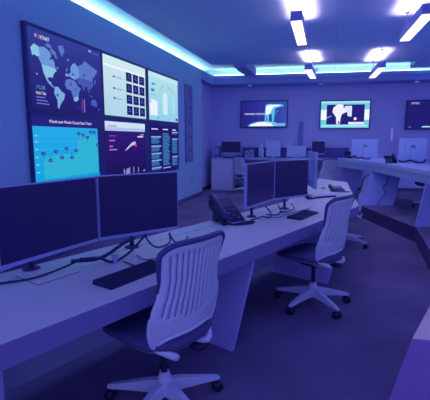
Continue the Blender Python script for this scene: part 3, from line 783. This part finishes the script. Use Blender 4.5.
cable('dark cable looping under the seam of the second monitor pair', [(-.6, 3.9, .76), (-.5, 3.95, .75), (-.48, 4.1, .76), (-.52, 4.18, .82)], .006)
cable('dark cable lying under the right monitor of the second pair', [(-.48, 4.08, .76), (-.40, 4.18, .755), (-.36, 4.32, .76), (-.40, 4.40, .8)], .006)
cable('pale cord crossing the desk toward the second keyboard', [(-.56, 3.8, zc), (-.46, 3.85, zc), (-.42, 3.98, zc), (-.37, 3.99, .75)], .004, 'cablelight')
cable('pale cord lying along the desk below the right second monitor', [(-.5, 4.1, zc), (-.38, 4.12, zc), (-.25, 4.35, zc), (-.2, 4.5, zc)], .004, 'cablelight')
cable('dark cable at the foot of the edge-on monitor, along the paper', [(-.30, 5.1, .9), (-.30, 5.12, .8), (-.25, 5.16, zc), (-.15, 5.3, zc), (0, 5.45, zc), (.08, 5.5, zc)], .013)
cable('dark cable bundle hanging behind the edge-on monitor', [(-.27, 5.2, .98), (-.29, 5.16, .88), (-.27, 5.16, .78), (-.22, 5.2, zc)], .016)
for lb, pts in [('dark cables on the raised counter below the far monitor back', [(.42, 9.75, 1.07), (.5, 9.68, 1.12), (.58, 9.66, 1.07), (.66, 9.6, 1.09), (.72, 9.55, 1.065), (.85, 9.55, 1.06)]),
                ('dark cables on the raised counter below the near monitor back with logo', [(1.25, 8.42, 1.09), (1.32, 8.36, 1.07), (1.45, 8.32, 1.10), (1.55, 8.3, 1.065), (1.66, 8.3, 1.07), (1.7, 8.34, 1.12)]),
                ('dark cables on the raised counter at the right edge of the photo', [(1.70, 7.75, 1.07), (1.76, 7.68, 1.10), (1.85, 7.66, 1.065), (1.95, 7.62, 1.08)])]:
    cable(lb, pts, .017, group='cables on the raised counter')

# things on the back counter
t = thing('computer_tower', 'dim upright computer case beside the monitor on the cabinet end', 'computer', (*back(.88, .45), .95), ANG)
b = MB(); b.box((0, 0, .17), (.14, .36, .34), M['cablelight'], bev=.006); b.build('case', t)
b = MB(); b.box((0, -.182, .2), (.1, .006, .2), M['modesty']); b.build('front_grille', t)
keyboard('dark keyboard under the small monitor on the cabinet end', back(1.30, .68), ANG, .95, .42, .15, 'keyboards on the back counter')
for i, (s_, ww, hh, lb) in enumerate([(1.76, .12, .20, 'dark binder on the back counter, left of the pair before the partition'), (1.90, .10, .24, 'taller dark binder on the back counter, right of the pair before the partition')]):
    t = thing('ring_binder', lb, 'binder', (*back(s_, .35), .95), ANG, 'binders on the back counter')
    b = MB(); b.box((0, 0, hh/2), (ww, .26, hh), M['modesty'], bev=.005); b.build('cover', t)
    b = MB(); b.box((0, -.131, hh*.6), (ww*.5, .004, hh*.35), M['lcd']); b.build('spine_label', t)

# ------------------------------------------------------------------ chairs (local: facing +Y)
def S(u, tt):
    """point on the chair's back shell, u across -1..1, tt up 0..1"""
    zt = 1.022-.055*abs(u)**6; zb = .53-.045*abs(u)**5
    z = zb+tt*(zt-zb)
    k = [(.48, .205), (.56, .24), (.63, .257), (.69, .25), (.76, .224), (.83, .216), (.91, .228), (1.02, .244)]
    hw = k[0][1] if z < k[0][0] else k[-1][1]
    for (a, wa), (b_, wb) in zip(k, k[1:]):
        if a <= z <= b_: f = (z-a)/(b_-a); f = f*f*(3-2*f); hw = wa+(wb-wa)*f
    y = -.205-.02*math.sin(min(1, max(0, z-.50)/.2)*math.pi/2)-.16*max(0, z-.60)+.055*u*u
    return Vector((u*hw, y, z))
def make_chair(label, loc, facing, group):
    t = thing('office_chair', label, 'chair', loc, math.atan2(facing[1], facing[0])-math.pi/2, group)
    # five legs with twin casters
    for i in range(5):
        a = math.radians(90+72*i+LEGROT); ca, sa_ = math.cos(a), math.sin(a)
        P = lambda r, w, z: (ca*r-sa_*w, sa_*r+ca*w, z)
        b = MB()
        st = [(.02, .030, .085, .165), (.11, .026, .085, .150), (.22, .021, .080, .122), (.31, .017, .072, .100), (.345, .013, .070, .088)]
        rings = [[P(r, -w, z0), P(r, w, z0), P(r, w*.7, z1), P(r, -w*.7, z1)] for r, w, z0, z1 in st]
        for p, q in zip(rings, rings[1:]): b.hexa(p, q, M['chairbase'])
        leg = b.build('base_leg', t)
        b = MB(); b.lathe([(.010, 0), (.012, .045)], M['dark2'], P(.33, 0, .03), 8)
        for sg in (-1, 1):
            c = Vector(P(.33, sg*.018, .03)); ax = Vector((-sa_, ca, 0))
            b.tube([c-ax*.011, c+ax*.011], .030, M['dark'], 14)
        b.build('caster', leg)
    b = MB(); b.lathe([(.045, .08), (.05, .10), (.045, .165), (.032, .19), (.03, .21)], M['chairbase']); b.build('hub', t)
    b = MB(); b.lathe([(.018, .20), (.018, .38)], M['dark']); b.build('gas_post', t)
    b = MB(); b.box((0, -.01, .395), (.15, .2, .045), M['dark'], bev=.01); b.lathe([(.05, .375), (.056, .395), (.03, .41)], M['dark'], (.10, -.17, 0), 14); b.build('tilt_mechanism', t)
    # seat: padded superellipse over a moulded pan
    def ring(sx, sy, z, n=36, cy=.045, drop=0):
        out = []
        for k in range(n):
            a = 2*math.pi*k/n; c, s_ = math.cos(a), math.sin(a)
            x = math.copysign(abs(c)**.62, c)*.25*sx; y = math.copysign(abs(s_)**.62, s_)*.265*sy
            out.append((x, cy+y, z-drop*max(0, y/.24)**2+.018*abs(x/.245)**2))
        return out
    def stack(rs, m):
        b = MB(); R = [[b.bm.verts.new(p) for p in r] for r in rs]; fs = [b.bm.faces.new(R[0][::-1]), b.bm.faces.new(R[-1])]
        n = len(R[0])
        for p, q in zip(R, R[1:]):
            for k in range(n): fs.append(b.bm.faces.new([p[k], p[(k+1) % n], q[(k+1) % n], q[k]]))
        b._mark(fs, m, True); return b
    stack([ring(.98, .98, .452, drop=.02), ring(1.03, 1.03, .468, drop=.025), ring(1.02, 1.02, .485, drop=.03), ring(.94, .94, .497, drop=.03), ring(.6, .6, .500, drop=.02)], M['fabric']).build('seat', t)
    stack([ring(.35, .4, .405), ring(.62, .66, .412), ring(.86, .88, .428, drop=.01), ring(.97, .97, .452, drop=.02)], M['seatpan']).build('seat_pan', t)
    # slotted back shell
    us = [-1, -.93, -.86]; slots = []
    NS = 12
    for k in range(NS):
        c = -.77+1.54*k/(NS-1); us += [c-.020, c+.020]; slots.append(c)
    us += [.86, .93, 1]
    ts = [i/22 for i in range(23)]
    b = MB(); V = [[b.bm.verts.new(S(u, q)) for q in ts] for u in us]; fs = []
    for i in range(len(us)-1):
        uc = (us[i]+us[i+1])/2; sl = any(abs(uc-c) < .001 for c in slots)
        for j in range(len(ts)-1):
            q = (ts[j]+ts[j+1])/2
            lo = .30-.10*(1-uc*uc) + .02*(i % 4 == 0)
            if sl and lo < q < .90: continue
            fs.append(b.bm.faces.new([V[i][j], V[i+1][j], V[i+1][j+1], V[i][j+1]]))
    b._mark(fs, M['plastic'], True)
    o = b.build('backrest', t); sm = o.modifiers.new('solid', 'SOLIDIFY'); sm.thickness = .009; sm.offset = 0
    b = MB(); U = [-.86+1.72*i/16 for i in range(17)]; Q = [.12+.8*i/12 for i in range(13)]; V = [[b.bm.verts.new(S(u, q)+Vector((0, .007, 0))) for q in Q] for u in U]; fs = []
    for i in range(16):
        for j in range(12): fs.append(b.bm.faces.new([V[i][j], V[i+1][j], V[i+1][j+1], V[i][j+1]]))
    b._mark(fs, M['membrane'], True); b.build('back_membrane', t)
    # dark flexible rim over the top edge
    b = MB(); pts = [S(-1, q) for q in (.62, .72, .82, .90, .96)]+[S(u, 1) for u in [-.97+.97*2*i/16 for i in range(17)]]+[S(1, q) for q in (.96, .90, .82)]
    b.tube(pts, [.006, .009, .011, .012, .013]+[.0145]*17+[.011, .008, .005], M['rim'], 8, 1.0); b.build('top_rim', t)
    # straps that carry the shell down under the seat
    for sg in (-1, 1):
        b = MB()
        p = [S(sg, .36), S(sg, .24), S(sg, .12), S(sg*.99, .0), Vector((sg*.165, -.185, .455)), Vector((sg*.12, -.215, .425)), Vector((sg*.085, -.12, .405)), Vector((sg*.06, -.04, .402))]
        pts = smooth_path(p, 4); n = len(pts)
        rr = [.006+.013*min(1, i/14) for i in range(n)]
        b.tube(pts, rr, M['plastic'], 10, 1); b.build('support_arm', t)
    b = MB(); pts = [S(u, .0)+Vector((0, -.002, 0)) for u in [-1+2*i/14 for i in range(15)]]; b.tube(pts, .010, M['plastic'], 8); b.build('lower_edge', t)
    return t
LEGROT = 0
G5 = 'office chairs at the desks'
ch = make_chair('pale slotted office chair in the foreground at the near desk', (-.852, 1.92, 0), (-.92, .39), G5)
def turn_base(c, ang):
    for o in c.children:
        if o.name.startswith('base_leg'): o.rotation_euler.z = math.radians(ang)
turn_base(ch, 29)
def put(label, loc, facing, base=14):
    c = copy_tree(ch); c.location = loc; c.rotation_euler = (0, 0, math.atan2(facing[1], facing[0])-math.pi/2); c['label'] = label; turn_base(c, base); return c
put('pale office chair at mid distance before the second pair of monitors', (-.112, 3.61, 0), (-.88, .46))
put('pale office chair half hidden behind the mid-distance chair, at the far desk end', (.22, 5.9, 0), (-1, .12))
put('pale office chair beyond the edge-on monitor, near the back counter', (-.12, 10.35, 0), (-.5, .9))
put('pale office chair at the back counter beside the white cabinet end', (-2.33, 11.1, 0), (.55, .8))
put('office chair on the platform seen under the raised counter at right', (1.86, 8.22, PT), (-.7, -.5))

# ------------------------------------------------------------------ light
w = bpy.data.worlds.new('world'); SC.world = w; w.use_nodes = True
bg = w.node_tree.nodes['Background']
bg.inputs[0].default_value = (.27, .30, 1, 1); bg.inputs[1].default_value = .74
def area(name, loc, rot_, sx, sy, col, e):
    l = bpy.data.lights.new(name, 'AREA'); l.shape = 'RECTANGLE'; l.size = sx; l.size_y = sy; l.color = col; l.energy = e
    o = bpy.data.objects.new(name, l); COL.objects.link(o); o.location = loc; o.rotation_euler = rot_; return o
area('ceiling_fill', (.2, 6.5, 3.2), (0, 0, 0), 5, 8, (.30, .34, 1), 52)  # added blue fill below the ceiling, no fixture there
area('near_fill', (.4, 1.0, 3.2), (0, 0, 0), 4, 3, (.30, .30, 1), 11)  # added fill above the near end, stands for no real lamp

l = bpy.data.lights.new('rear_fill_sun', 'SUN'); l.color = (.27, .30, 1); l.energy = .48; l.angle = math.radians(100)  # added soft blue fill from behind the camera, lifts fronts and floor
o = bpy.data.objects.new('rear_fill_sun', l); COL.objects.link(o); o.rotation_euler = (math.radians(80), 0, math.radians(10)); o.location = (0, -3, 2)

area('upward_fill', (1.2, 6.0, 1.9), (math.pi, 0, 0), 6, 9, (.26, .42, 1), 15)  # added unseen lamp aimed up to brighten the ceiling

for x0, y0, x1, y1 in PENDANTS:      # narrow uplights lying on top of the pendants
    o = area('pendant_uplight_lamp', ((x0+x1)/2, (y0+y1)/2, 2.95+.131), (math.pi, 0, -math.atan2(x1-x0, y1-y0)), .12, math.hypot(x1-x0, y1-y0)-.1, (1, .56, .62), 15)
    o.data.spread = math.radians(95)
